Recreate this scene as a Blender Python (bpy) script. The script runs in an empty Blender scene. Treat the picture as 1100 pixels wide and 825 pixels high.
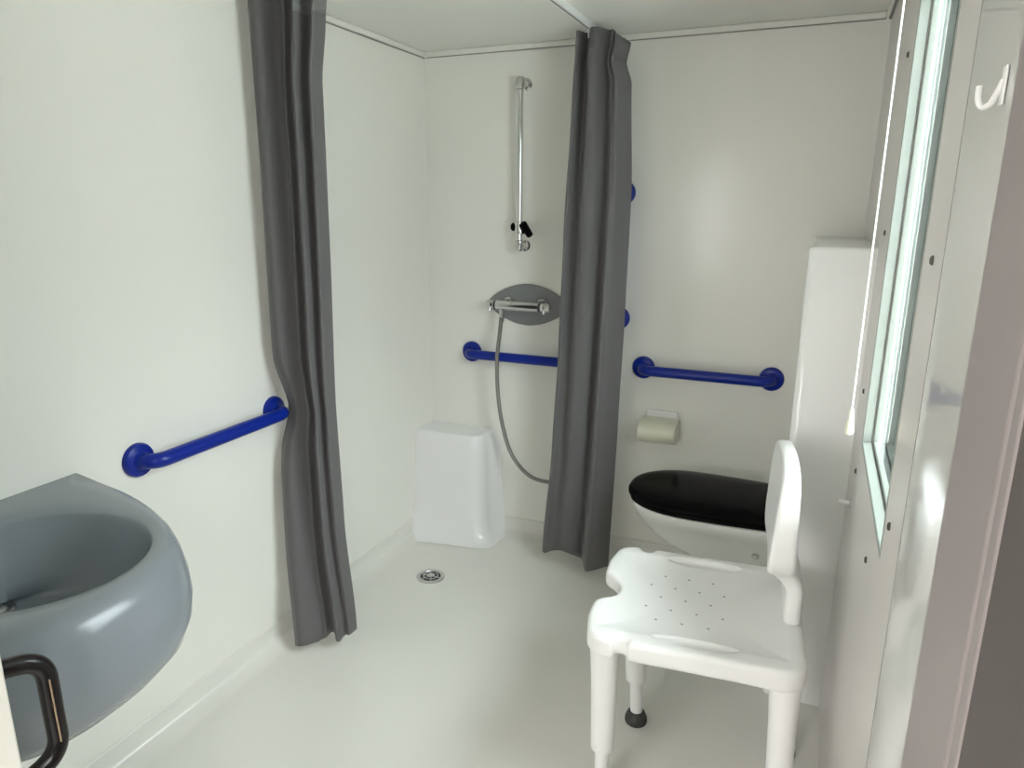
import bpy, bmesh, math, random
from mathutils import Vector, Matrix
random.seed(4)
S = bpy.context.scene
COL = S.collection
PI = math.pi
D, W, H = 2.803, 1.745, 2.10          # room: back wall y, right wall x, ceiling z

# ------------------------------------------------------------------ materials
def mat(name, col, rough=.4, metal=0, bump=0, bscale=60, var=0.0, vscale=3, spec=.5, coat=0, sheen=0, trans=0, stretch=None):
    m = bpy.data.materials.new(name); m.use_nodes = True
    nt = m.node_tree; b = nt.nodes['Principled BSDF']
    b.inputs['Base Color'].default_value = (*col, 1)
    b.inputs['Roughness'].default_value = rough
    b.inputs['Metallic'].default_value = metal
    b.inputs['Specular IOR Level'].default_value = spec
    b.inputs['Coat Weight'].default_value = coat
    b.inputs['Coat Roughness'].default_value = .06
    b.inputs['Sheen Weight'].default_value = sheen
    tc = nt.nodes.new('ShaderNodeTexCoord')
    vec = tc.outputs['Object']
    if stretch:
        mp = nt.nodes.new('ShaderNodeMapping'); mp.inputs['Scale'].default_value = stretch
        nt.links.new(vec, mp.inputs['Vector']); vec = mp.outputs['Vector']
    n = nt.nodes.new('ShaderNodeTexNoise'); n.inputs['Scale'].default_value = vscale
    n.inputs['Detail'].default_value = 4
    nt.links.new(vec, n.inputs['Vector'])
    if var:
        mx = nt.nodes.new('ShaderNodeMix'); mx.data_type = 'RGBA'
        mx.inputs[6].default_value = (*[c * (1 - var) for c in col], 1)
        mx.inputs[7].default_value = (*[min(1, c * (1 + var)) for c in col], 1)
        nt.links.new(n.outputs['Fac'], mx.inputs[0]); nt.links.new(mx.outputs[2], b.inputs['Base Color'])
    if bump:
        n2 = nt.nodes.new('ShaderNodeTexNoise'); n2.inputs['Scale'].default_value = bscale
        nt.links.new(vec, n2.inputs['Vector'])
        bp = nt.nodes.new('ShaderNodeBump'); bp.inputs['Strength'].default_value = bump
        bp.inputs['Distance'].default_value = .01
        nt.links.new(n2.outputs['Fac'], bp.inputs['Height']); nt.links.new(bp.outputs['Normal'], b.inputs['Normal'])
    return m

M = {}
M['wall']   = mat('white_wall_panel', (.87, .855, .795), .20, var=.012, bump=.045, bscale=5)
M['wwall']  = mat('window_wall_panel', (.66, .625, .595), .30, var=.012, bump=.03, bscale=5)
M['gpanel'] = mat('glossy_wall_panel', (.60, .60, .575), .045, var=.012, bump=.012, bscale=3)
M['outside']= mat('blue_green_view_wall', (.055, .080, .082), .6, var=.15, vscale=1.5, bump=.1, bscale=3)  # dark tone of the added outside wall, keeps the window view dim
M['ceil']   = mat('ceiling_panel', (.80, .79, .745), .35, var=.02, bump=.05, bscale=8)
M['floor']  = mat('tray_floor', (.78, .765, .71), .26, var=.03, vscale=2, bump=.03, bscale=20)
M['trim']   = mat('cornice_strip', (.83, .82, .76), .3, var=.02)
M['gap']    = mat('shadow_gap', (.30, .29, .27), .8, var=.1)
M['gel']    = mat('white_gelcoat', (.88, .875, .86), .14, var=.01, bump=.02, bscale=6)
M['plastic']= mat('white_plastic', (.90, .90, .885), .34, var=.015, bump=.02, bscale=200)
M['ceram']  = mat('white_ceramic', (.82, .82, .79), .1, var=.01)
M['cream']  = mat('cream_plastic', (.78, .77, .62), .35, var=.02)
M['blue']   = mat('blue_plastic', (.005, .022, .27), .28, var=.05, vscale=9, spec=.3)
M['basin']  = mat('grey_basin', (.245, .272, .30), .2, var=.03, vscale=400)
M['plate']  = mat('grey_plate', (.23, .235, .24), .4, var=.04)
M['chrome'] = mat('chrome', (.66, .66, .65), .1, 1, var=.02)
M['steel']  = mat('brushed_steel', (.62, .62, .60), .32, 1, var=.06, vscale=80)
M['black']  = mat('black_gloss_plastic', (.004, .004, .004), .22, var=.1, spec=.03)
M['dark']   = mat('dark_rubber', (.05, .05, .045), .55, var=.15, vscale=30)
M['handle'] = mat('dark_brown_plastic', (.010, .008, .008), .22, var=.1, spec=.3)
M['bronze'] = mat('bronze_seam', (.30, .22, .14), .4, var=.1)
M['fabric'] = mat('grey_curtain_fabric', (.122, .117, .117), .75, var=.06, vscale=60, bump=.12, bscale=500, sheen=.15)
M['tape']   = mat('grey_heading_tape', (.17, .168, .165), .7, var=.06, vscale=60)
M['door']   = mat('cream_door_paint', (.80, .78, .70), .4, var=.01)
M['jamb']   = mat('mauve_grey_frame', (.30, .262, .262), .45, var=.02)
M['passage']= mat('passage_paint', (.80, .79, .74), .5, var=.02)
M['outer']  = mat('outer_wall_taupe', (.10, .085, .082), .6, var=.05)
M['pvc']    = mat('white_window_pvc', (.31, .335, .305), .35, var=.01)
M['hole']   = mat('drain_hole_grey', (.22, .24, .25), .6, var=.05)
M['cord']   = mat('white_cord', (.88, .88, .86), .6, var=.02)
M['screw']  = mat('dark_screw_cap', (.07, .065, .06), .45, var=.1)
M['track']  = mat('white_track', (.82, .83, .82), .3, var=.01)
# hose: ribbed metal
def hose_mat():
    m = mat('ribbed_hose', (.27, .262, .25), .3, 1)
    nt = m.node_tree; b = nt.nodes['Principled BSDF']
    tc = nt.nodes.new('ShaderNodeTexCoord'); wv = nt.nodes.new('ShaderNodeTexWave')
    wv.bands_direction = 'Z'; wv.inputs['Scale'].default_value = 60
    nt.links.new(tc.outputs['Object'], wv.inputs['Vector'])
    bp = nt.nodes.new('ShaderNodeBump'); bp.inputs['Strength'].default_value = .5; bp.inputs['Distance'].default_value = .002
    nt.links.new(wv.outputs['Fac'], bp.inputs['Height']); nt.links.new(bp.outputs['Normal'], b.inputs['Normal'])
    return m
M['hose'] = hose_mat()
def seat_mat():
    # white plastic with a pattern of small drain holes in the middle of the seat
    m = mat('white_seat_plastic', (.90, .90, .885), .32, bump=.02, bscale=200)
    nt = m.node_tree; b = nt.nodes['Principled BSDF']; L = nt.links
    tc = nt.nodes.new('ShaderNodeTexCoord'); sp = nt.nodes.new('ShaderNodeSeparateXYZ'); L.new(tc.outputs['Object'], sp.inputs[0])
    def ma(op, a, bb=None, c=None):
        n = nt.nodes.new('ShaderNodeMath'); n.operation = op
        for i, v in enumerate((a, bb, c)):
            if v is None: continue
            if isinstance(v, (int, float)): n.inputs[i].default_value = v
            else: L.new(v, n.inputs[i])
        return n.outputs[0]
    X, Y = sp.outputs['X'], sp.outputs['Y']
    u = ma('DIVIDE', ma('ADD', X, .025), .064); v = ma('DIVIDE', Y, .056)
    row = ma('ROUND', v)
    u2 = ma('ADD', u, ma('MULTIPLY', ma('ABSOLUTE', ma('MODULO', row, 2)), .5))
    dx = ma('MULTIPLY', ma('SUBTRACT', u2, ma('ROUND', u2)), .064); dy = ma('MULTIPLY', ma('SUBTRACT', v, row), .056)
    d = ma('SQRT', ma('ADD', ma('MULTIPLY', dx, dx), ma('MULTIPLY', dy, dy)))
    hole = ma('LESS_THAN', d, .0034)
    inx = ma('LESS_THAN', ma('ABSOLUTE', ma('ADD', X, .02)), .115); iny = ma('LESS_THAN', ma('ABSOLUTE', Y), .135)
    up = ma('GREATER_THAN', sp.outputs['Z'], .465)
    k = ma('MULTIPLY', ma('MULTIPLY', hole, inx), ma('MULTIPLY', iny, up))
    mx = nt.nodes.new('ShaderNodeMix'); mx.data_type = 'RGBA'
    mx.inputs[6].default_value = (.90, .90, .885, 1); mx.inputs[7].default_value = (.30, .33, .34, 1)
    L.new(k, mx.inputs[0]); L.new(mx.outputs[2], b.inputs['Base Color'])
    return m
M['seat'] = seat_mat()
def glass_mat():
    m = bpy.data.materials.new('window_glass'); m.use_nodes = True
    nt = m.node_tree; nt.nodes.clear()
    o = nt.nodes.new('ShaderNodeOutputMaterial'); mx = nt.nodes.new('ShaderNodeMixShader')
    t = nt.nodes.new('ShaderNodeBsdfTransparent'); t.inputs['Color'].default_value = (.80, .865, .865, 1)
    g = nt.nodes.new('ShaderNodeBsdfGlossy'); g.inputs['Roughness'].default_value = .02
    f = nt.nodes.new('ShaderNodeFresnel'); f.inputs['IOR'].default_value = 1.15
    nt.links.new(f.outputs[0], mx.inputs[0]); nt.links.new(t.outputs[0], mx.inputs[1]); nt.links.new(g.outputs[0], mx.inputs[2])
    nt.links.new(mx.outputs[0], o.inputs['Surface'])
    return m
M['glass'] = glass_mat()

# ------------------------------------------------------------------ helpers
def obj(name, bm, m, parent=None, smooth=True, bevel=0, angle=40, kind=None, label=None):
    if isinstance(bm, bmesh.types.BMesh):
        bmesh.ops.recalc_face_normals(bm, faces=bm.faces)
        me = bpy.data.meshes.new(name); bm.to_mesh(me); bm.free()
    else:
        me = bm
    o = bpy.data.objects.new(name, me); COL.objects.link(o)
    me.materials.clear(); me.materials.append(M[m])
    if smooth:
        me.polygons.foreach_set('use_smooth', [True] * len(me.polygons))
        try: me.set_sharp_from_angle(angle=math.radians(angle))
        except Exception: pass
    if bevel:
        bv = o.modifiers.new('bevel', 'BEVEL'); bv.width = bevel; bv.segments = 3; bv.limit_method = 'ANGLE'
        bv.angle_limit = math.radians(40)
        wn = o.modifiers.new('wn', 'WEIGHTED_NORMAL'); wn.keep_sharp = True
    if parent is not None: o.parent = parent
    if kind: o['kind'] = kind
    if label: o['label'] = label
    return o
def thing(name, label, cat, loc=(0, 0, 0), rot=0, group=None):
    o = bpy.data.objects.new(name, None); COL.objects.link(o); o.empty_display_size = .05
    o.location = loc; o.rotation_euler = (0, 0, rot)
    o['label'] = label; o['category'] = cat
    if group: o['group'] = group
    return o
def tag(o, label, cat, group=None):
    o['label'] = label; o['category'] = cat
    if group: o['group'] = group
    return o
def box(bm, x0, x1, y0, y1, z0, z1):
    v = [bm.verts.new(p) for p in ((x0,y0,z0),(x1,y0,z0),(x1,y1,z0),(x0,y1,z0),(x0,y0,z1),(x1,y0,z1),(x1,y1,z1),(x0,y1,z1))]
    for f in ((3,2,1,0),(4,5,6,7),(0,1,5,4),(1,2,6,5),(2,3,7,6),(3,0,4,7)): bm.faces.new([v[i] for i in f])
    return bm
def B(*a):
    bm = bmesh.new(); box(bm, *a); return bm
def tube(bm, pts, r, n=16, caps=True):
    pts = [Vector(p) for p in pts]
    rs = r if isinstance(r, (list, tuple)) else [r] * len(pts)
    t = (pts[1] - pts[0]).normalized()
    u = t.orthogonal().normalized(); rings = []
    for i, p in enumerate(pts):
        if i == 0: tn = (pts[1] - pts[0]).normalized()
        elif i == len(pts) - 1: tn = (pts[-1] - pts[-2]).normalized()
        else: tn = ((pts[i+1] - p).normalized() + (p - pts[i-1]).normalized()).normalized()
        u = (u - tn * u.dot(tn)).normalized(); w = tn.cross(u)
        rings.append([bm.verts.new(p + (u * math.cos(2*PI*k/n) + w * math.sin(2*PI*k/n)) * rs[i]) for k in range(n)])
    for a, b in zip(rings, rings[1:]):
        for k in range(n): bm.faces.new((a[k], a[(k+1) % n], b[(k+1) % n], b[k]))
    if caps:
        bm.faces.new(rings[0][::-1]); bm.faces.new(rings[-1])
    return bm
def T(pts, r, n=16):
    return tube(bmesh.new(), pts, r, n)
def smooth_path(P, n=8):
    P = [Vector(p) for p in P]; out = []
    for i in range(len(P) - 1):
        p0 = P[max(i-1, 0)]; p1 = P[i]; p2 = P[i+1]; p3 = P[min(i+2, len(P)-1)]
        for k in range(n):
            t = k / n
            out.append(.5 * ((2*p1) + (p2-p0)*t + (2*p0-5*p1+4*p2-p3)*t*t + (-p0+3*p1-3*p2+p3)*t**3))
    out.append(P[-1]); return out
def fillet(P, r, n=8):
    P = [Vector(p) for p in P]; out = [P[0]]
    for a, b, c in zip(P, P[1:], P[2:]):
        d1 = (a - b).normalized(); d2 = (c - b).normalized()
        s = b + d1 * r; e = b + d2 * r
        for k in range(n + 1):
            t = k / n; out.append(s * (1-t)**2 + b * 2*t*(1-t) + e * t*t)
    out.append(P[-1]); return out
def lathe(bm, prof, origin, axis=(0,0,1), n=32):
    """prof: list of (radius, distance along axis)"""
    ax = Vector(axis).normalized(); u = ax.orthogonal().normalized(); w = ax.cross(u); o = Vector(origin)
    rings = []
    for r, h in prof:
        if r < 1e-6: rings.append([bm.verts.new(o + ax * h)])
        else: rings.append([bm.verts.new(o + ax * h + (u*math.cos(2*PI*k/n) + w*math.sin(2*PI*k/n)) * r) for k in range(n)])
    for a, b in zip(rings, rings[1:]):
        for k in range(n):
            k2 = (k + 1) % n
            if len(a) == 1 and len(b) == 1: continue
            if len(a) == 1: bm.faces.new((a[0], b[k2], b[k]))
            elif len(b) == 1: bm.faces.new((a[k], a[k2], b[0]))
            else: bm.faces.new((a[k], a[k2], b[k2], b[k]))
    if len(rings[0]) > 1: bm.faces.new(rings[0][::-1])
    if len(rings[-1]) > 1: bm.faces.new(rings[-1])
    return bm
def loft(rings, cap0=True, cap1=True):
    bm = bmesh.new(); R = [[bm.verts.new(p) for p in ring] for ring in rings]; n = len(R[0])
    for a, b in zip(R, R[1:]):
        for k in range(n): bm.faces.new((a[k], a[(k+1) % n], b[(k+1) % n], b[k]))
    if cap0: bm.faces.new(R[0][::-1])
    if cap1: bm.faces.new(R[-1])
    return bm
def lerp_table(tab, x):
    tab = sorted(tab)
    if x <= tab[0][0]: return tab[0][1]
    for (a, va), (b, vb) in zip(tab, tab[1:]):
        if x <= b:
            t = (x - a) / (b - a); t = t*t*(3-2*t) * .5 + t * .5
            return va + (vb - va) * t
    return tab[-1][1]
def outline_solid(loops, thick, bev, voxel):
    """a moulded slab from closed 2-D outlines (the first the border, the rest holes), edges rounded"""
    cu = bpy.data.curves.new('tmp', 'CURVE'); cu.dimensions = '2D'; cu.fill_mode = 'BOTH'
    for L in loops:
        sp = cu.splines.new('POLY'); sp.points.add(len(L) - 1); sp.use_cyclic_u = True
        for p, q in zip(sp.points, L): p.co = (q[0], q[1], 0, 1)
    cu.extrude = thick / 2 - bev; cu.bevel_depth = bev; cu.bevel_resolution = 4; cu.offset = -bev
    o = bpy.data.objects.new('tmp', cu); COL.objects.link(o)
    dg = bpy.context.evaluated_depsgraph_get(); dg.update()
    me = bpy.data.meshes.new_from_object(o.evaluated_get(dg))
    bpy.data.objects.remove(o); bpy.data.curves.remove(cu)
    bm = bmesh.new(); bm.from_mesh(me); bmesh.ops.remove_doubles(bm, verts=bm.verts, dist=1e-5); bm.to_mesh(me); bm.free()
    t = bpy.data.objects.new('tmp', me); COL.objects.link(t)
    r = t.modifiers.new('r', 'REMESH'); r.mode = 'VOXEL'; r.voxel_size = voxel
    s = t.modifiers.new('s', 'SMOOTH'); s.factor = .5; s.iterations = 3
    dg = bpy.context.evaluated_depsgraph_get(); dg.update()
    me2 = bpy.data.meshes.new_from_object(t.evaluated_get(dg))
    bpy.data.objects.remove(t); bpy.data.meshes.remove(me)
    return me2
def rounded_loop(P, r, n=6):
    out = []; k = len(P)
    for i in range(k):
        a, b, c = Vector(P[i-1]), Vector(P[i]), Vector(P[(i+1) % k])
        rr = r[i] if isinstance(r, (list, tuple)) else r
        if rr <= 0: out.append(b); continue
        d1 = (a-b); d2 = (c-b)
        rr = min(rr, d1.length*.49, d2.length*.49)
        s = b + d1.normalized()*rr; e = b + d2.normalized()*rr
        for j in range(n+1):
            t = j/n; out.append(s*(1-t)**2 + b*2*t*(1-t) + e*t*t)
    return [(p.x, p.y) for p in out]

# ------------------------------------------------------------------ room shell
TH = .05
YF = .40                                    # the front wall (doorway side) ends here
# floor: shower tray floor with a coved upstand at the left and back walls
def floor_mesh():
    bm = bmesh.new()
    c = .07
    prof = [(0.0, .080), (.0025, .0785), (.004, .075)] + [(.004 + c - c*math.sin(a), c - c*math.cos(a)) for a in [PI/2*(1-k/8) for k in range(9)]]
    # prof: (inset from wall, height)
    prof = [(max(i, 0), h) for i, h in prof]
    y0 = -1.6
    rows = []
    for ins, h in prof:
        rows.append([bm.verts.new((ins, y0, h)), bm.verts.new((ins, D - ins, h)), bm.verts.new((W, D - ins, h))])
    for a, b in zip(rows, rows[1:]):
        bm.faces.new((a[0], b[0], b[1], a[1])); bm.faces.new((a[1], b[1], b[2], a[2]))
    e = bm.verts.new((W, y0, 0)); l = rows[-1]
    bm.faces.new((l[0], e, l[2], l[1]))
    # underside
    lo = [bm.verts.new(p) for p in ((0, y0, -TH), (0, D, -TH), (W, D, -TH), (W, y0, -TH))]
    bm.faces.new((lo[0], lo[1], lo[2], lo[3]))
    f = rows[0]
    bm.faces.new((f[0], f[1], lo[1], lo[0])); bm.faces.new((f[1], f[2], lo[2], lo[1]))
    return bm
obj('floor', floor_mesh(), 'floor', kind='structure', angle=60)
obj('ceiling', B(-TH, W + TH, YF - .1, D + TH, H, H + TH), 'ceil', kind='structure')
obj('wall_left', B(-TH, 0, YF - .1, D + TH, -TH, H), 'wall', kind='structure')
obj('wall_back', B(0, W, D, D + TH, -TH, H), 'wall', kind='structure')
# right wall with the window opening and one panel joint
wy0, wy1, wz0, wz1 = 1.180, 1.80, .938, 1.915
def wall_right():
    bm = bmesh.new(); x0, x1 = W, W + TH
    j = 1.0
    box(bm, x0, x1, j + .002, wy0, -TH, H); box(bm, x0, x1, wy1, D + TH, -TH, H)
    box(bm, x0, x1, wy0, wy1, -TH, wz0); box(bm, x0, x1, wy0, wy1, wz1, H)
    box(bm, x0 + .001, x1, j - .0015, j + .002, -TH, H)
    return bm
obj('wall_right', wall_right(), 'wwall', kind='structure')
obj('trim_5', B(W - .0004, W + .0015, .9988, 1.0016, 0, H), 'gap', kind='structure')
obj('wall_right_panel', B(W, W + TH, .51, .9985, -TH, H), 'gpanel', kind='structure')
# front wall: lintel above the doorway and the piece left of it
def wall_front():
    bm = bmesh.new()
    box(bm, -1.25, .58, YF - .1, YF, 0, H); box(bm, .58, W, YF - .1, YF, 2.02, H)
    return bm
obj('wall_front', wall_front(), 'passage', kind='structure')
# cornice strips
def strip(along, a, b):
    bm = bmesh.new()
    if along == 'x': box(bm, a, b, D - .016, D - .0005, H - .020, H)
    elif along == 'l': box(bm, .0005, .016, a, b, H - .020, H)
    else: box(bm, W - .016, W - .0005, a, b, H - .020, H)
    return bm
def gapstrip(along, a, b):
    bm = bmesh.new()
    if along == 'x': box(bm, a, b, D - .008, D - .0003, H - .0225, H - .020)
    elif along == 'l': box(bm, .0003, .008, a, b, H - .0225, H - .020)
    else: box(bm, W - .008, W - .0003, a, b, H - .0225, H - .020)
    return bm
for i, (al, a, b) in enumerate((('x', .016, W - .016), ('l', YF, D), ('r', YF, D))):
    t = obj('trim_%d' % (i + 1), strip(al, a, b), 'trim', kind='structure', bevel=.004)
    obj('joint', gapstrip(al, a, b), 'gap', t)
# window: lining, sash, glass
wr = .075
def ring_yz(bm, x0, x1, y0, y1, z0, z1, w):
    box(bm, x0, x1, y0, y0 + w, z0, z1); box(bm, x0, x1, y1 - w, y1, z0, z1)
    box(bm, x0, x1, y0 + w, y1 - w, z0, z0 + w); box(bm, x0, x1, y0 + w, y1 - w, z1 - w, z1)
    return bm
win = obj('window_1', ring_yz(bmesh.new(), W - .001, W + .019, wy0 - .0, wy1 + .0, wz0, wz1, .010), 'pvc', kind='structure', bevel=.002)
obj('sash', ring_yz(bmesh.new(), W + .0215, W + .036, wy0 + .002, wy1 - .002, wz0 + .002, wz1 - .002, .013), 'pvc', win, bevel=.003)
obj('pane', B(W + .0335, W + .0375, wy0 + .015, wy1 - .015, wz0 + .015, wz1 - .015), 'glass', win)
# door lining at the right and the sliding door leaf at the left
jm = bmesh.new(); box(jm, W - .014, W - .0005, .535, .688, 0, 2.02)
jo = obj('trim_4', jm, 'jamb', kind='structure', bevel=.003)
gm = bmesh.new(); box(gm, W - .010, W - .0005, .527, .535, 0, 2.02); obj('joint', gm, 'outer', jo)
sm = bmesh.new(); box(sm, W - .014, W - .0005, .508, .527, 0, 2.02); obj('stop_bead', sm, 'jamb', jo, bevel=.002)
om = bmesh.new()
for q in ((-1.6, -1.25, -.05, H), (-.25, .508, -.05, H), (-1.25, -.25, -.05, .95), (-1.25, -.25, 1.9, H)): box(om, W - .012, W + TH, *q)
om_ = om; obj('wall_outer', om_, 'outer', kind='structure')
dr = obj('door_1', B(.02, .759, .405, .44, .012, 2.0), 'door', kind='structure', bevel=.003)
hp = fillet([(.738, .4395, .935), (.748, .492, .921), (.750, .492, .780), (.738, .4395, .762)], .03, 10)
hd = obj('handle', T(hp, .0125, 20), 'handle', dr, label='dark brown D-shaped pull handle')
obj('seam', T([(.7612, .4868, .898), (.7632, .4868, .806)], .0011, 8), 'bronze', hd)

# the passage the photograph was taken from: plain walls, and two unseen windows added as daylight sources
obj('wall_passage_left', B(-1.25, -1.2, -1.65, YF - .1, -TH, H), 'passage', kind='structure')
obj('floor_passage', B(-1.25, -.001, -1.6, YF - .1, -TH, 0), 'passage', kind='structure')
obj('ceiling_passage', B(-1.25, W + TH, -1.65, YF - .1, H, H + TH), 'ceil', kind='structure')
def passage_back():
    bm = bmesh.new(); a, b, c, d = -.55, .80, .80, 1.90
    for q in ((-1.2, a, -TH, H), (b, W + TH, -TH, H), (a, b, -TH, c), (a, b, d, H)): box(bm, q[0], q[1], -1.65, -1.6, q[2], q[3])
    return bm
obj('wall_passage_back', passage_back(), 'passage', kind='structure')
bm = bmesh.new()
for q in ((-.55, -.50, .80, 1.90), (.75, .80, .80, 1.90), (-.50, .75, .80, .85), (-.50, .75, 1.85, 1.90), (.105, .145, .85, 1.85)): box(bm, q[0], q[1], -1.648, -1.602, q[2], q[3])
obj('added_window_back', bm, 'pvc', kind='structure')  # added window, brings frontal daylight in from behind the camera
bm = bmesh.new()
for q in ((-1.25, -1.20, .95, 1.9), (-.30, -.25, .95, 1.9), (-1.20, -.30, .95, 1.0), (-1.20, -.30, 1.85, 1.9), (-.77, -.73, 1.0, 1.85)): box(bm, W - .010, W + TH - .002, q[0], q[1], q[2], q[3])
obj('added_window_side', bm, 'pvc', kind='structure')  # added side window, brightens the left wall and basin
# what the bathroom window looks on to: an invented wall added to dim the view, and the ground
obj('wall_added_outside', B(W + TH + .25, 9.0, 5.2, 5.3, -.5, 2.75), 'outside', kind='structure')
obj('floor_outside', B(W + TH + .02, 9.0, -3.0, 5.2, -.6, -.5), 'passage', kind='structure')

# ------------------------------------------------------------------ fixed mouldings: corner pedestal, casing
def corner_pedestal():
    rings = []
    for z, x1, dy, r, lf in ((0, .395, .225, .07, .055), (.012, .372, .203, .065, .05), (.04, .352, .188, .06, .035), (.09, .338, .178, .06, .018), (.20, .328, .170, .06, .006), (.45, .318, .152, .055, 0), (.480, .314, .148, .05, 0), (.490, .306, .141, .045, 0), (.493, .292, .130, .04, 0)):
        y0 = D - dy; L = []
        for k in range(7):                        # front face, running a little forward to the left
            q = k/6; xx = .001 + (x1 - r - .001)*q
            L.append((xx, y0 - lf*(1 - q)**1.3 + .006*q))
        for k in range(1, 9):
            a = PI/2*k/8; L.append((x1 - r + r*math.sin(a), y0 + .006 + r - r*math.cos(a)))
        fl = .035 if z < .48 else .02
        for k in range(1, 9):
            t = k/8; L.append((x1 + fl*t**3, y0 + .006 + r + (D - .001 - y0 - .006 - r)*t))
        L.append((.001, D - .001))
        rings.append([(x, y, z + .002) for x, y in L])
    return loft(rings)
tag(obj('corner_pedestal', corner_pedestal(), 'gel', angle=35), 'white moulded pedestal standing in the shower corner under the riser rail', 'pedestal')
def casing():
    P = rounded_loop([(1.579, 2.08), (W - .0001, 2.08), (W - .0001, D - .001), (1.579, D - .001)], [.022, 0, 0, 0], 8)
    rings = [[(x, y, z) for x, y in P] for z in (.001, 1.372)]
    # softened top edge
    cx, cy = W, D
    rings.append([(min(x + .004, W - .0001), min(y + .004, D - .001), 1.379) for x, y in P])
    rings.append([(min(x + .012, W - .0001), min(y + .012, D - .001), 1.382) for x, y in P])
    return loft(rings)
tag(obj('cistern_casing', casing(), 'gel', angle=50), 'tall white boxed-in casing behind the toilet beside the window wall', 'casing')

# ------------------------------------------------------------------ grab rails
def grab_rail(a, b, nrm, label, stand=.062, r=.0205, fr=.046):
    """two flange centres a and b on a wall with normal nrm"""
    a, b, nv = Vector(a), Vector(b), Vector(nrm)
    t = thing('grab_rail', label, 'grab rail', tuple(a))
    al, bl = Vector((0, 0, 0)), b - a
    for p in (al, bl):
        obj('flange', lathe(bmesh.new(), [(fr, .001), (fr, .008), (fr*.93, .014), (fr*.75, .017), (r*1.25, .019), (r*1.05, .026)], p, nv, 36), 'blue', t)
    path = fillet([al + nv*.012, al + nv*stand, bl + nv*stand, bl + nv*.012], .045, 10)
    obj('bar', T(path, r, 24), 'blue', t)
    return t
grab_rail((0, 1.236, .827), (0, 1.752, .827), (1, 0, 0), 'blue grab rail on the left wall between the grey basin and the curtain')
grab_rail((.216, D, .847), (.70, D, .847), (0, -1, 0), 'blue horizontal grab rail below the shower mixer, running behind the curtain')
grab_rail((.994, D, .847), (1.486, D, .847), (0, -1, 0), 'blue horizontal grab rail above the black-lidded toilet')
grab_rail((.882, D, 1.042), (.882, D, 1.534), (0, -1, 0), 'blue upright grab rail mostly hidden behind the grey curtain')

# ------------------------------------------------------------------ shower: riser rail, mixer, hose, drain
rx, ry = .461, D - .05
t = thing('riser_rail', 'chrome upright shower riser rail on the back wall with an empty holder', 'shower rail', (rx, D, 1.31))
obj('bar', T([(0, -.05, 0), (0, -.05, .655)], .011, 20), 'chrome', t)
for z0, z1, s in ((.615, .665, 1), (-.012, .035, -1)):
    bm = bmesh.new()
    zc = (z0 + z1)/2
    lathe(bm, [(.0, z0), (.014, z0), (.019, z0 + .003), (.019, z1 - .012), (.012, z1 - .002), (0, z1)] if s > 0 else
              [(0, z0), (.010, z0 + .002), (.0155, z0 + .014), (.0165, z1 - .003), (.012, z1), (0, z1)], (0, -.05, 0), (0, 0, 1), 24)
    tube(bm, [(0.006, -.05, zc), (.006, -.001, zc)], [.012, .016], 20)
    lathe(bm, [(.024, .001), (.024, .007), (.018, .012)], (.006, 0, zc), (0, -1, 0), 24)
    obj('bracket', bm, 'chrome', t)
bm = bmesh.new(); lathe(bm, [(.0105, .058), (.021, .059), (.0225, .065), (.0225, .106), (.020, .111), (.0105, .112)], (0, -.05, 0), (0, 0, 1), 24)
sl = obj('slider', bm, 'chrome', t)
bm = bmesh.new(); tube(bm, [(.012, -.055, .084), (.036, -.060, .080)], [.011, .009], 16)
tube(bm, [(.030, -.088, .100), (.044, -.045, .056)], [.017, .014], 18)
obj('cradle', bm, 'black', sl, label='black handset cradle')
obj('knob', lathe(bmesh.new(), [(.016, 0), (.017, .004), (.017, .014), (.013, .019)], (-.014, -.055, .088), (-1, 0, 0), 20), 'black', sl)

# mixer on its oval plate
mx, mz = .468, 1.073
t = thing('shower_mixer', 'chrome bar shower mixer mounted on a grey oval plate', 'mixer', (mx, D, mz))
def oval(cx, cz, a, b, y0, y1, n=72, e=1.75):
    L = []
    for k in range(n):
        th = 2*PI*k/n; c, s = math.cos(th), math.sin(th)
        L.append((cx + a*c, cz + b*math.copysign((max(0, 1 - abs(c)**1.75))**.72, s)))
    return loft([[(x, y0, z) for x, z in L], [(x, y1 + .003, z) for x, z in L], [(cx + (x-cx)*.975, y1, cz + (z-cz)*.96) for x, z in L]])
obj('backplate', oval(.015, .0, .187, .089, -.001, -.010), 'plate', t, angle=50, label='grey oval mounting plate')
for dx in (-.068, .083):
    bm = bmesh.new(); lathe(bm, [(.031, .010), (.031, .016), (.027, .024), (.02, .03), (.019, .062)], (dx, 0, .004), (0, -1, 0), 32)
    obj('union', bm, 'chrome', t)
yb = -.066
obj('body', lathe(bmesh.new(), [(.0185, -.105), (.0205, -.103), (.0205, .088), (.0185, .09)], (0, yb, 0), (1, 0, 0), 32), 'chrome', t)
for x, s in ((-.107, -1), (.094, 1)):
    k = obj('knob', lathe(bmesh.new(), [(.018, .004), (.0195, .007), (.0195, .034), (.017, .042), (.011, .045), (0, .045)], (x, yb, 0), (s, 0, 0), 28), 'chrome', t)
    obj('collar', lathe(bmesh.new(), [(.0195, -.004), (.0205, -.003), (.0205, .005), (.0195, .006)], (x, yb, 0), (s, 0, 0), 28), 'dark', k)
    kn = bmesh.new(); tube(kn, [(x + s*.022, yb - .012, -.012), (x + s*.022, yb - .016, -.026)], [.007, .005], 12)
    obj('stop_lug', kn, 'chrome', k)
obj('outlet', T([(-.080, yb, -.012), (-.080, yb, -.040)], [.012, .010], 20), 'chrome', t)
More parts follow.
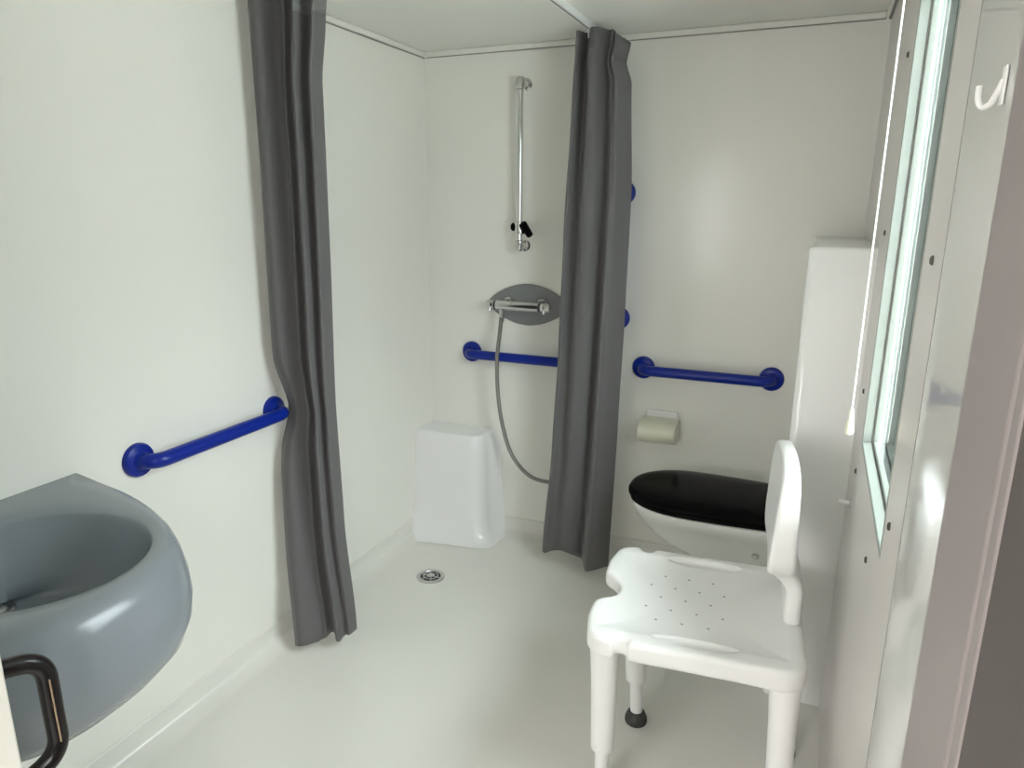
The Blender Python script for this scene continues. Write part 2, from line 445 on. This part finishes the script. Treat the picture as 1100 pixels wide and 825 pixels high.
hp = smooth_path([(mx - .080, D + yb, mz - .040), (mx - .080, D - .085, .96), (mx - .084, D - .105, .84), (mx - .080, D - .105, .70), (mx - .062, D - .10, .56), (mx - .026, D - .09, .43),
                  (mx + .036, D - .08, .345), (mx + .11, D - .075, .312), (mx + .20, D - .07, .325), (mx + .29, D - .065, .42), (mx + .33, D - .06, .60), (mx + .34, D - .05, .80)], 10)
t = thing('shower_hose', 'flexible metal shower hose hanging in a loop from the chrome mixer', 'hose', tuple(hp[0]))
h0 = hp[0]
obj('tubing', T([p - h0 for p in hp], .0085, 14), 'hose', t)
obj('nut', lathe(bmesh.new(), [(.0085, -.034), (.011, -.030), (.0115, -.001), (.0105, 0)], (0, 0, 0), (0, 0, 1), 18), 'chrome', t)

# floor drain
t = thing('floor_drain', 'round metal floor drain in the shower floor near the corner pedestal', 'drain', (.268, 2.292, 0))
obj('rim', lathe(bmesh.new(), [(.058, .0003), (.058, .002), (.054, .004), (.043, .0035), (.041, .0005)], (0, 0, 0), (0, 0, 1), 40), 'steel', t)
bm = bmesh.new()
lathe(bm, [(.0165, .001), (.0165, .006), (.012, .008), (0, .008)], (0, 0, 0), (0, 0, 1), 24)
for k in range(6):
    a = k*PI/3; tube(bm, [(math.cos(a)*.012, math.sin(a)*.012, .003), (math.cos(a)*.041, math.sin(a)*.041, .003)], .0022, 8)
lathe(bm, [(.0275, .001), (.0275, .005), (.031, .005), (.031, .001)], (0, 0, 0), (0, 0, 1), 32)
obj('grate', bm, 'chrome', t)
obj('sump', lathe(bmesh.new(), [(.042, .0002), (.042, .0012)], (0, 0, 0), (0, 0, 1), 32), 'dark', t)

# ------------------------------------------------------------------ curtains and their ceiling rail
XR, YR = .795, 1.80
rp = [(XR, D - .02, H - .011)] + [(XR, y, H - .011) for y in (2.6, 2.4, 2.2)]
R_ = .30
for k in range(13):
    a = PI/2*k/12; rp.append((XR - R_ + R_*math.cos(a), YR + R_ - R_*math.sin(a), H - .011))
rp += [(.3, YR, H - .011), (.02, YR, H - .011)]
def rect_sweep(path, w, h):
    rings = []; P = [Vector(p) for p in path]
    for i, p in enumerate(P):
        tn = (P[min(i+1, len(P)-1)] - P[max(i-1, 0)]).normalized(); s = Vector((-tn.y, tn.x, 0))
        rings.append([p + s*w/2 + Vector((0,0,h/2)), p - s*w/2 + Vector((0,0,h/2)), p - s*w/2 - Vector((0,0,h/2)), p + s*w/2 - Vector((0,0,h/2))])
    return loft(rings)
t = thing('curtain_rail', 'white curved curtain rail fixed to the ceiling around the shower', 'curtain rail', (XR, D, H))
off = Vector((XR, D, H))
obj('track', rect_sweep([Vector(p) - off for p in rp], .020, .021), 'track', t, angle=30)
obj('slot', rect_sweep([Vector(p) - off - Vector((0, 0, .0112)) for p in rp], .006, .0015), 'gap', t)

def curtain(name, label, Lt, Rt, hem, top, folds, nrm, parent_loc, gl_pts, seed, amp=.03, calm=False, tape0=0):
    """Lt, Rt: tables z -> (x, y) of the two edges; folds: list of (position, width, depth) of pleats"""
    rnd = random.Random(seed)
    NS, NZ = 150, 90
    nv = Vector(nrm).normalized()
    ph = [rnd.uniform(0, 6.28) for _ in range(8)]
    P0 = Vector(parent_loc)
    rows = []
    for j in range(NZ + 1):
        row = []
        for i in range(NS + 1):
            s = i / NS
            z0 = hem(s); z1 = top(s); z = z0 + (z1 - z0) * j / NZ
            v = (z - .05) / 2.0
            L = Vector((lerp_table([(a, b[0]) for a, b in Lt], z), lerp_table([(a, b[1]) for a, b in Lt], z), z))
            R = Vector((lerp_table([(a, b[0]) for a, b in Rt], z), lerp_table([(a, b[1]) for a, b in Rt], z), z))
            q = 0
            # pleats whose positions drift with height
            for k, (c, w, d) in enumerate(folds):
                cc = c + .035*math.sin(1.7*v + ph[k % 8]) - .02*v
                e = (s - cc) / (w * (1.25 - .35*v))
                q += d * math.exp(-abs(e)**2.2)
            q += .004*math.sin(40*s + 5*v + ph[0]) * (1-v) + .006*math.sin(6*v*PI/2 + 9*s + ph[1])
            if calm: q *= 1 - math.exp(-((z - .83)/.13)**2) * max(0, 1 - s/.5)
            sx = s + .018*math.sin(2*PI*s*len(folds)/1.0 + ph[2] + 1.2*v) * math.sin(PI*s)
            p = L + (R - L) * sx + nv * q * amp
            p.x = max(p.x, .008); p.y = min(p.y, D - .012)
            row.append(p - P0)
        rows.append(row)
    bm = bmesh.new()
    V = [[bm.verts.new(p) for p in r] for r in rows]
    for a, b in zip(V, V[1:]):
        for k in range(NS): bm.faces.new((a[k], a[k+1], b[k+1], b[k]))
    t = thing(name, label, 'curtain', parent_loc)
    c = obj('fabric', bm, 'fabric', t, angle=180)
    so = c.modifiers.new('solid', 'SOLIDIFY'); so.thickness = .0016; so.offset = 0
    # heading tape across the top
    bm = bmesh.new(); ft = NZ - 3
    n0 = nv * .0022
    V = [[bm.verts.new(Vector(p) + n0) for p in rows[j][tape0:]] for j in range(ft, NZ + 1)]
    for a, b in zip(V, V[1:]):
        for k in range(NS - tape0): bm.faces.new((a[k], a[k+1], b[k+1], b[k]))
    h = obj('heading_tape', bm, 'tape' if seed == 3 else 'fabric', t, angle=180)
    so = h.modifiers.new('solid', 'SOLIDIFY'); so.thickness = .0012; so.offset = 0
    for g in gl_pts:
        g = Vector(g) - P0
        bm = bmesh.new(); tube(bm, [g + Vector((0, 0, -.030)), g + Vector((0, 0, -.002))], .0028, 8)
        lathe(bm, [(.0, -.006), (.006, -.005), (.006, -.001), (0, 0)], g, (0, 0, 1), 12)
        obj('glider', bm, 'track', t)
    return t
# left curtain, hanging by the left wall
Lt = [(2.08, (.012, 1.79)), (1.67, (.015, 1.785)), (1.0, (.012, 1.775)), (.83, (.030, 1.797)), (.70, (.016, 1.775)), (.6, (.014, 1.77)), (.30, (.030, 1.745)), (.03, (.085, 1.695))]
Rt = [(2.08, (.275, 1.80)), (1.98, (.262, 1.80)), (1.83, (.240, 1.80)), (1.64, (.238, 1.80)), (1.40, (.234, 1.80)), (.87, (.222, 1.80)), (.45, (.232, 1.80)), (.09, (.262, 1.80))]
curtain('shower_curtain', 'grey shower curtain gathered against the left wall beside the blue rail', Lt, Rt,
        lambda s: .018 + .03*s + .014*abs(math.sin(8*s)), lambda s: 2.07,
        [(.17, .17, 1.0), (.52, .05, .35), (.72, .075, 1.0), (.95, .06, .75)], (.25, -1, 0), (.14, 1.79, 0),
        [(x, YR, H - .022) for x in (.04, .09, .14, .19, .24)], 3, amp=.062, calm=True, tape0=95)
# back curtain, hanging at the end of the rail by the back wall
Lt = [(2.08, (.752, 2.63)), (1.8, (.738, 2.63)), (1.385, (.716, 2.63)), (.92, (.702, 2.63)), (.53, (.684, 2.63)), (.07, (.650, 2.63))]
Rt = [(2.08, (.930, 2.63)), (2.03, (.932, 2.62)), (1.97, (.918, 2.62)), (1.90, (.945, 2.60)), (1.53, (.962, 2.60)), (1.08, (.958, 2.60)), (.68, (.950, 2.60)), (.06, (.937, 2.60))]
curtain('shower_curtain', 'dark grey shower curtain hanging by the back wall between mixer and toilet', Lt, Rt,
        lambda s: .065 + .045*math.exp(-((s-.40)/.2)**2) - .02*s, lambda s: 2.078 - .045*max(0, (s - .68)/.32),
        [(.04, .08, .7), (.40, .20, 1.0), (.72, .06, .6), (.88, .09, .9)], (-.1, -1, 0), (.80, 2.62, 0),
        [(XR, y, H - .022) for y in (2.56, 2.60, 2.64, 2.68)], 8, amp=.085)

# ------------------------------------------------------------------ wash basin
def basin():
    out = [(.001, 1.067), (.09, 1.060), (.17, 1.048), (.27, 1.022), (.36, .988), (.44, .950), (.51, .900), (.555, .84), (.578, .77), (.585, .70), (.582, .63), (.560, .56), (.51, .515), (.43, .490), (.30, .478), (.15, .475), (.001, .475)]
    sp = smooth_path([(x, y, 0) for x, y in out], 10)
    poly = [(p.x, p.y) for p in sp]
    cx, cy, ax, ay = .322, .750, .205, .190
    n = 192
    def ray(th):
        d = (math.cos(th), math.sin(th)); best = None
        m = len(poly)
        for i in range(m):
            (x1, y1), (x2, y2) = poly[i], poly[(i+1) % m]
            ex, ey = x2-x1, y2-y1; den = d[0]*ey - d[1]*ex
            if abs(den) < 1e-12: continue
            tt = ((x1-cx)*ey - (y1-cy)*ex)/den; u = ((x1-cx)*d[1] - (y1-cy)*d[0])/den
            if tt > 0 and -1e-9 <= u <= 1+1e-9 and (best is None or tt > best): best = tt
        return best
    angs = [2*PI*k/n for k in range(n)]
    # put samples exactly on the two wall corners
    for (x, y) in (out[0], out[-1]):
        th = math.atan2(y-cy, x-cx) % (2*PI); k = min(range(n), key=lambda i: abs(angs[i]-th)); angs[k] = th
    O = [(ray(th)*math.cos(th)+cx, ray(th)*math.sin(th)+cy) for th in angs]
    def ring(off, z, shrink=1.0, sc=None):
        r = []
        for (x, y), th in zip(O, angs):
            vx, vy = x - .0, y - .76
            # offset outward, leaving the wall side on the wall
            wgt = min(1, max(0, x/.12))
            l = math.hypot(x*.9, (y-.76)*1.0) + 1e-6
            px = x + off*wgt*(x*.9)/l; py = y + off*wgt*(y-.76)/l
            r.append((max(.001, px*shrink), .76 + (py-.76)*shrink, z))
        return r
    def bowl(f, z, cx2=None, cy2=None):
        cxx = cx if cx2 is None else cx2; cyy = cy if cy2 is None else cy2
        return [(cxx + ax*f*math.cos(th), cyy + ay*f*math.sin(th), z) for th in angs]
    def mid(f, z):
        A = ring(-.012, z); Bq = bowl(1.04, z)
        return [(a[0]*(1-f)+b[0]*f, a[1]*(1-f)+b[1]*f, z) for a, b in zip(A, Bq)]
    rings = [ring(-.24, .560, .78), ring(-.15, .572, .88), ring(-.08, .595, .95), ring(-.03, .625), ring(.002, .660), ring(.020, .70), ring(.026, .74), ring(.023, .78), ring(.014, .815), ring(.004, .838), ring(-.012, .850),
             mid(.35, .852), mid(.7, .850), bowl(1.02, .849), bowl(1.0, .845), bowl(.98, .834), bowl(.94, .812), bowl(.88, .775), bowl(.78, .735), bowl(.60, .705, .29, .755), bowl(.34, .694, .215, .755), bowl(.12, .692, .18, .752)]
    return loft(rings)
t = thing('wash_basin', 'grey rounded wash basin mounted on the left wall', 'basin', (0, .77, 0))
bb = obj('bowl', basin(), 'basin', t, angle=70); bb.location = (0, -.77, 0)
w_ = obj('waste', lathe(bmesh.new(), [(.034, .688), (.034, .696), (.030, .6985), (.023, .697), (.021, .695), (0, .695)], (.168, -.018, 0), (0, 0, 1), 30), 'chrome', t)
obj('plug', lathe(bmesh.new(), [(.0205, .6955), (.0205, .699), (.017, .7005), (0, .7005)], (.168, -.018, 0), (0, 0, 1), 24), 'steel', w_)

# ------------------------------------------------------------------ toilet
tyc = 2.455
def D_outline(x1, tip, hw, n=40, sq=2.3, back=.92):
    """rounded toilet outline, flat at x1 and round at the tip"""
    L = []; xm = tip + (x1 - tip)*.47
    for k in range(n + 1):
        a = -PI/2 + PI*k/n
        c, s = math.cos(a), math.sin(a)
        L.append((xm - (xm - tip)*abs(c)**(2/sq*1.0), hw*math.copysign(abs(s)**(2/sq), s)))
    for k in range(1, 9):
        q = k/8; L.append((xm + (x1-xm)*q, hw*(1 - (1-back)*q*q)))
    for k in range(8, 0, -1):
        q = k/8; L.append((xm + (x1-xm)*q, -hw*(1 - (1-back)*q*q)))
    return L
t = thing('toilet', 'white wall-hung toilet with closed black lid, behind the shower chair', 'toilet', (1.578, tyc, .026))
bx = .0015
lv = [(.17, -.12, .05), (.20, -.22, .060), (.23, -.33, .068), (.26, -.400, .075), (.295, -.450, .085), (.325, -.480, .100), (.355, -.502, .128), (.385, -.515, .158), (.41, -.522, .177), (.423, -.522, .180), (.428, -.512, .170)]
obj('bowl', loft([[(x, y, z) for x, y in D_outline(bx, tip, hw)] for z, tip, hw in lv]), 'ceram', t, angle=50)
obj('seat', loft([[(x, y, z) for x, y in D_outline(-.012, tip, hw)] for z, tip, hw in ((.4285, -.518, .178), (.430, -.528, .186), (.440, -.530, .188), (.444, -.526, .185))]), 'black', t, angle=50)
ll = []
for z, f in ((.4445, .985), (.447, 1.0), (.456, 1.0), (.462, .985), (.467, .94), (.472, .82), (.476, .6), (.478, .3), (.4785, .05)):
    O_ = D_outline(-.014, -.535, .193); cxm = -.26
    ll.append([(cxm + (x-cxm)*f, y*f, z) for x, y in O_])
obj('lid', loft(ll), 'black', t, angle=60, label='closed glossy black lid')
for s in (-1, 1):
    obj('hinge', T([(-.010, s*.085 - .02, .446), (-.010, s*.085 + .02, .446)], .0085, 16), 'black', t)
for s in (-1, 1):
    obj('fixing_bolt', lathe(bmesh.new(), [(.012, 0), (.012, .006), (.007, .012), (0, .013)], (-.07, s*.080, .29), (0, s, 0), 16), 'steel', t)

# ------------------------------------------------------------------ toilet roll holder
t = thing('toilet_roll_holder', 'cream toilet roll holder on the back wall above the toilet', 'roll holder', (1.078, D, .60))
bm = bmesh.new(); box(bm, -.062, .066, -.012, .001, -.045, .075); obj('back_plate', bm, 'plastic', t, bevel=.005)
prof = []
for k in range(13):
    a = PI*k/12; prof.append((-.058 - .052*math.sin(a), .047*math.cos(a)))
P = [(-.006, .047)] + prof + [(-.006, -.047)]
obj('cover', loft([[(x, y, z) for y, z in P] for x in (-.075, .075)]), 'cream', t, angle=40, bevel=.004)
obj('roll_core', T([(-.077, -.058, 0), (.077, -.058, 0)], .014, 16), 'plastic', t)

# ------------------------------------------------------------------ shower chair
chx, chy, rot = 1.400, 1.715, math.radians(5)
SZ = .490
t = thing('shower_chair', 'white plastic shower chair with backrest standing in front of the toilet', 'shower chair', (chx, chy, 0), rot)
hw, hd = .250, .262
bord = []
def arc(cx, cy, r, a0, a1, n=8): return [(cx + r*math.cos(math.radians(a0 + (a1-a0)*k/n)), cy + r*math.sin(math.radians(a0 + (a1-a0)*k/n))) for k in range(n + 1)]
nx = -.155
bord += arc(-hd + .075, -hw + .06, .06, 205, 270)                 # front near corner
bord += [(nx - .018, -hw), (nx - .014, -hw + .018), (nx, -hw + .024), (nx + .014, -hw + .018), (nx + .018, -hw)]
bord += arc(hd - .06, -hw + .06, .06, 270, 360)
bord += arc(hd - .06, hw - .06, .06, 0, 90)
bord += [(nx + .018, hw), (nx + .014, hw - .018), (nx, hw - .024), (nx - .014, hw - .018), (nx - .018, hw)]
bord += arc(-hd + .075, hw - .06, .06, 90, 155)
# hygienic cut-out at the front
nb = [(-hd + .008, hw - .10), (-hd + .008, .10), (-hd + .014, .075), (-hd + .036, .055), (-hd + .056, .03), (-hd + .062, 0), (-hd + .056, -.03), (-hd + .036, -.055), (-hd + .014, -.075), (-hd + .008, -.10), (-hd + .008, -hw + .10)]
bord += [(p.x, p.y) for p in smooth_path([(a, b, 0) for a, b in nb], 4)]
def slot(cx, cy, l, w):
    return arc(cx - l, cy, w, 90, 270, 6) + arc(cx + l, cy, w, -90, 90, 6)
me = outline_solid([bord], .056, .016, .0042)
def dish(x, y):
    e = max(abs(x + .0)/.225, abs(y)/.205); f = max(0, 1 - e**4)
    return -.013*f
def grip(x, y):
    d = 0
    for sy in (-1, 1):
        q = ((x - .01)/.082)**2 + ((y - sy*(hw - .050))/.0165)**2
        if q < 1.6: d -= .016*max(0, 1 - (q/1.6)**1.5)
    return d
for v in me.vertices:
    x, y, z = v.co
    if z > 0:
        z += (dish(x, y) + grip(x, y))*min(1, z/.02)
    else:
        pass
    # the skirt dips at the corners above the legs
    if z < 0: z -= .010*max(0, (abs(x)/hd)*(abs(y)/hw) - .45)
    v.co = (x, y, z + SZ - .028)
obj('seat', me, 'seat', t, angle=180)
# backrest: one T-shaped moulding, wide panel on a narrower stem
zb = SZ - .01
T_out = rounded_loop([(-.085, 0), (.085, 0), (.088, .140), (.185, .178), (.200, .33), (.185, .398), (0, .408), (-.185, .398), (-.200, .33), (-.185, .178), (-.088, .140)],
                     [.01, .01, .05, .06, .10, .045, .08, .045, .10, .06, .05], 8)
me = outline_solid([T_out], .040, .013, .0045)
for v in me.vertices:
    y, h, th = v.co
    q = min(1, max(0, (h - .085)/.09)); q = q*q*(3 - 2*q)
    fwd = -.026*q - .010*max(0, h - .17)/.25                   # the panel sits forward of the stem
    if th < 0: fwd -= .026*q*(1 - max(0, h - .15)/.27)           # thicker towards its lower edge
    x = .232 + fwd - .008*(abs(y)/.2)**2 + th
    if th > .008 and h > .20 and h < .385 and abs(y) < .160:     # arched ribs moulded into the back
        g = h + 5.0*y*y
        if (.335 < g < .378) or (.262 < g < .305): x -= .012
    v.co = (x, y + .030, zb + .008 + h)
obj('backrest', me, 'plastic', t, angle=180)
# legs: moulded tapering upper sleeve, slimmer adjustable lower tube, rubber foot
for (lx, ly), (fx, fy) in (((-.200, -.195), (-.196, -.192)), ((-.175, .120), (-.148, .098)), ((.218, -.195), (.230, -.192)), ((.230, .130), (.262, .098))):
    top = Vector((lx, ly, SZ - .030)); ft = Vector((fx, fy, .03))
    def at(q): return top + (ft - top)*q
    bm = bmesh.new()
    tube(bm, [at(0), at(.10), at(.30), at(.70), at(.75), at(.76)], [.040, .036, .0325, .0295, .029, .024], 24)
    l = obj('leg', bm, 'plastic', t)
    bm = bmesh.new(); tube(bm, [at(.74), at(1.0)], .0175, 20)
    obj('leg_tube', bm, 'plastic', l)
    obj('rubber_foot', lathe(bmesh.new(), [(.032, 0), (.033, .004), (.032, .016), (.026, .030), (.020, .036), (.0182, .036)], (fx, fy, 0), (0, 0, 1), 28), 'dark', l)

# ------------------------------------------------------------------ right wall details
# pull cord
t = thing('pull_cord', 'white pull cord with a bell-shaped knob hanging beside the window', 'pull cord', (1.693, 1.440, H))
obj('cord', T([(0, 0, -.02), (0, 0, -.99)], .0016, 8), 'cord', t)
obj('knob', lathe(bmesh.new(), [(.003, -.985), (.0045, -.992), (.005, -1.005), (.0072, -1.018), (.0082, -1.027), (.0070, -1.034), (.003, -1.037), (0, -1.0375)], (0, 0, 0), (0, 0, 1), 20), 'cream', t)
obj('ceiling_switch', lathe(bmesh.new(), [(.038, -.0005), (.038, -.02), (.030, -.030), (.006, -.033), (0, -.033)], (0, 0, 0), (0, 0, 1), 28), 'plastic', t)
# white coat hook on the panel next to the doorway
t = thing('wall_hook', 'white plastic hook high on the wall panel beside the doorway', 'hook', (W, .800, 1.585))
obj('plate', B(-.0028, -.0005, -.008, .006, -.010, .024), 'plastic', t, bevel=.0015)
obj('hook', T(smooth_path([(-.002, 0, .012), (-.006, 0, .000), (-.010, 0, -.008), (-.016, 0, -.010), (-.0195, 0, -.003), (-.020, 0, .008)], 6), .0028, 12), 'plastic', t)
# little peg under the window
t = thing('window_stay_peg', 'small white peg on the wall under the window', 'peg', (W, 1.885, .752))
obj('plate', lathe(bmesh.new(), [(.010, .0005), (.010, .003), (.008, .005)], (0, 0, 0), (-1, 0, 0), 18), 'steel', t)
obj('pin', T([(-.004, 0, 0), (-.030, -.002, .004)], [.005, .0045], 12), 'plastic', t)
SC = [(1.926, 1.816, 'topmost dark screw cap on the wall left of the window'),
      (1.924, 1.426, 'dark screw cap left of the window, above the top of the casing'),
      (1.940, 1.034, 'dark screw cap left of the window just above the pull cord knob'),
      (1.860, .848, 'dark screw cap below the pull cord knob and above the white peg'),
      (1.365, .847, 'lowest dark screw cap, on the wall below the window corner'),
      (1.085, 1.418, 'dark screw cap on the wall strip right of the window'),
      (1.120, 1.022, 'dark screw cap near the bottom right of the window')]
for y, z, lb in SC:
    o = obj('screw_cap', lathe(bmesh.new(), [(.0065, -.0008), (.0065, .002), (.0045, .0038), (0, .0042)], (0, 0, 0), (-1, 0, 0), 16), 'screw')
    o.location = (W, y, z); tag(o, lb, 'screw cap', 'screw caps around the window')

# ------------------------------------------------------------------ light
SKY_LOW, SKY_HIGH = 4.2, 11.0
wd = bpy.data.worlds.new('World'); S.world = wd; wd.use_nodes = True
nt = wd.node_tree; bg = nt.nodes['Background']
# overcast sky: brightest overhead, falling off towards the horizon; dull ground below it
tc = nt.nodes.new('ShaderNodeTexCoord'); sp = nt.nodes.new('ShaderNodeSeparateXYZ')
nt.links.new(tc.outputs['Generated'], sp.inputs[0])
mr = nt.nodes.new('ShaderNodeMapRange'); mr.interpolation_type = 'SMOOTHSTEP'
mr.inputs['From Min'].default_value = -.05; mr.inputs['From Max'].default_value = .65
mr.inputs['To Min'].default_value = SKY_LOW; mr.inputs['To Max'].default_value = SKY_HIGH
nt.links.new(sp.outputs['Z'], mr.inputs['Value']); nt.links.new(mr.outputs['Result'], bg.inputs['Strength'])
bg.inputs['Color'].default_value = (1.0, .98, .985, 1)
def area(name, loc, rot, sx, sy, power, col=(1, 1, 1), portal=False):
    l = bpy.data.lights.new(name, 'AREA'); l.shape = 'RECTANGLE'; l.size = sx; l.size_y = sy; l.energy = power; l.color = col
    o = bpy.data.objects.new(name, l); COL.objects.link(o); o.location = loc; o.rotation_euler = rot
    if portal: l.cycles.is_portal = True
    return o
area('daylight_portal', (W + .06, (wy0+wy1)/2, (wz0+wz1)/2), (0, math.radians(90), 0), wz1 - wz0, wy1 - wy0, 1, portal=True)
area('passage_portal', (.125, -1.66, 1.35), (math.radians(90), 0, 0), 1.35, 1.1, 1, portal=True)
area('passage_portal', (W + .06, -.75, 1.425), (0, math.radians(90), 0), .95, 1.0, 1, portal=True)

# ------------------------------------------------------------------ camera
cam = bpy.data.cameras.new('Camera'); co = bpy.data.objects.new('Camera', cam); COL.objects.link(co)
yaw, pitch, roll, f = .4038, .2479, .005, 760.57
cy, sy, cp, sp = math.cos(yaw), math.sin(yaw), math.cos(pitch), math.sin(pitch)
fw = Vector((-sy*cp, cy*cp, -sp)); ri = Vector((cy, sy, 0)); up = ri.cross(fw)
cr, sr = math.cos(roll), math.sin(roll)
r2 = ri*cr + up*sr; u2 = up*cr - ri*sr
co.matrix_world = Matrix(((r2.x, u2.x, -fw.x, 1.6071), (r2.y, u2.y, -fw.y, 0), (r2.z, u2.z, -fw.z, 1.4863), (0, 0, 0, 1)))
cam.sensor_width = 36; cam.lens = f * 36 / 1100; cam.clip_start = .02
S.camera = co
S.view_settings.view_transform = 'Standard'; S.view_settings.look = 'None'
S.view_settings.exposure = 0.99; S.view_settings.gamma = 1; S.view_settings.use_curve_mapping = False
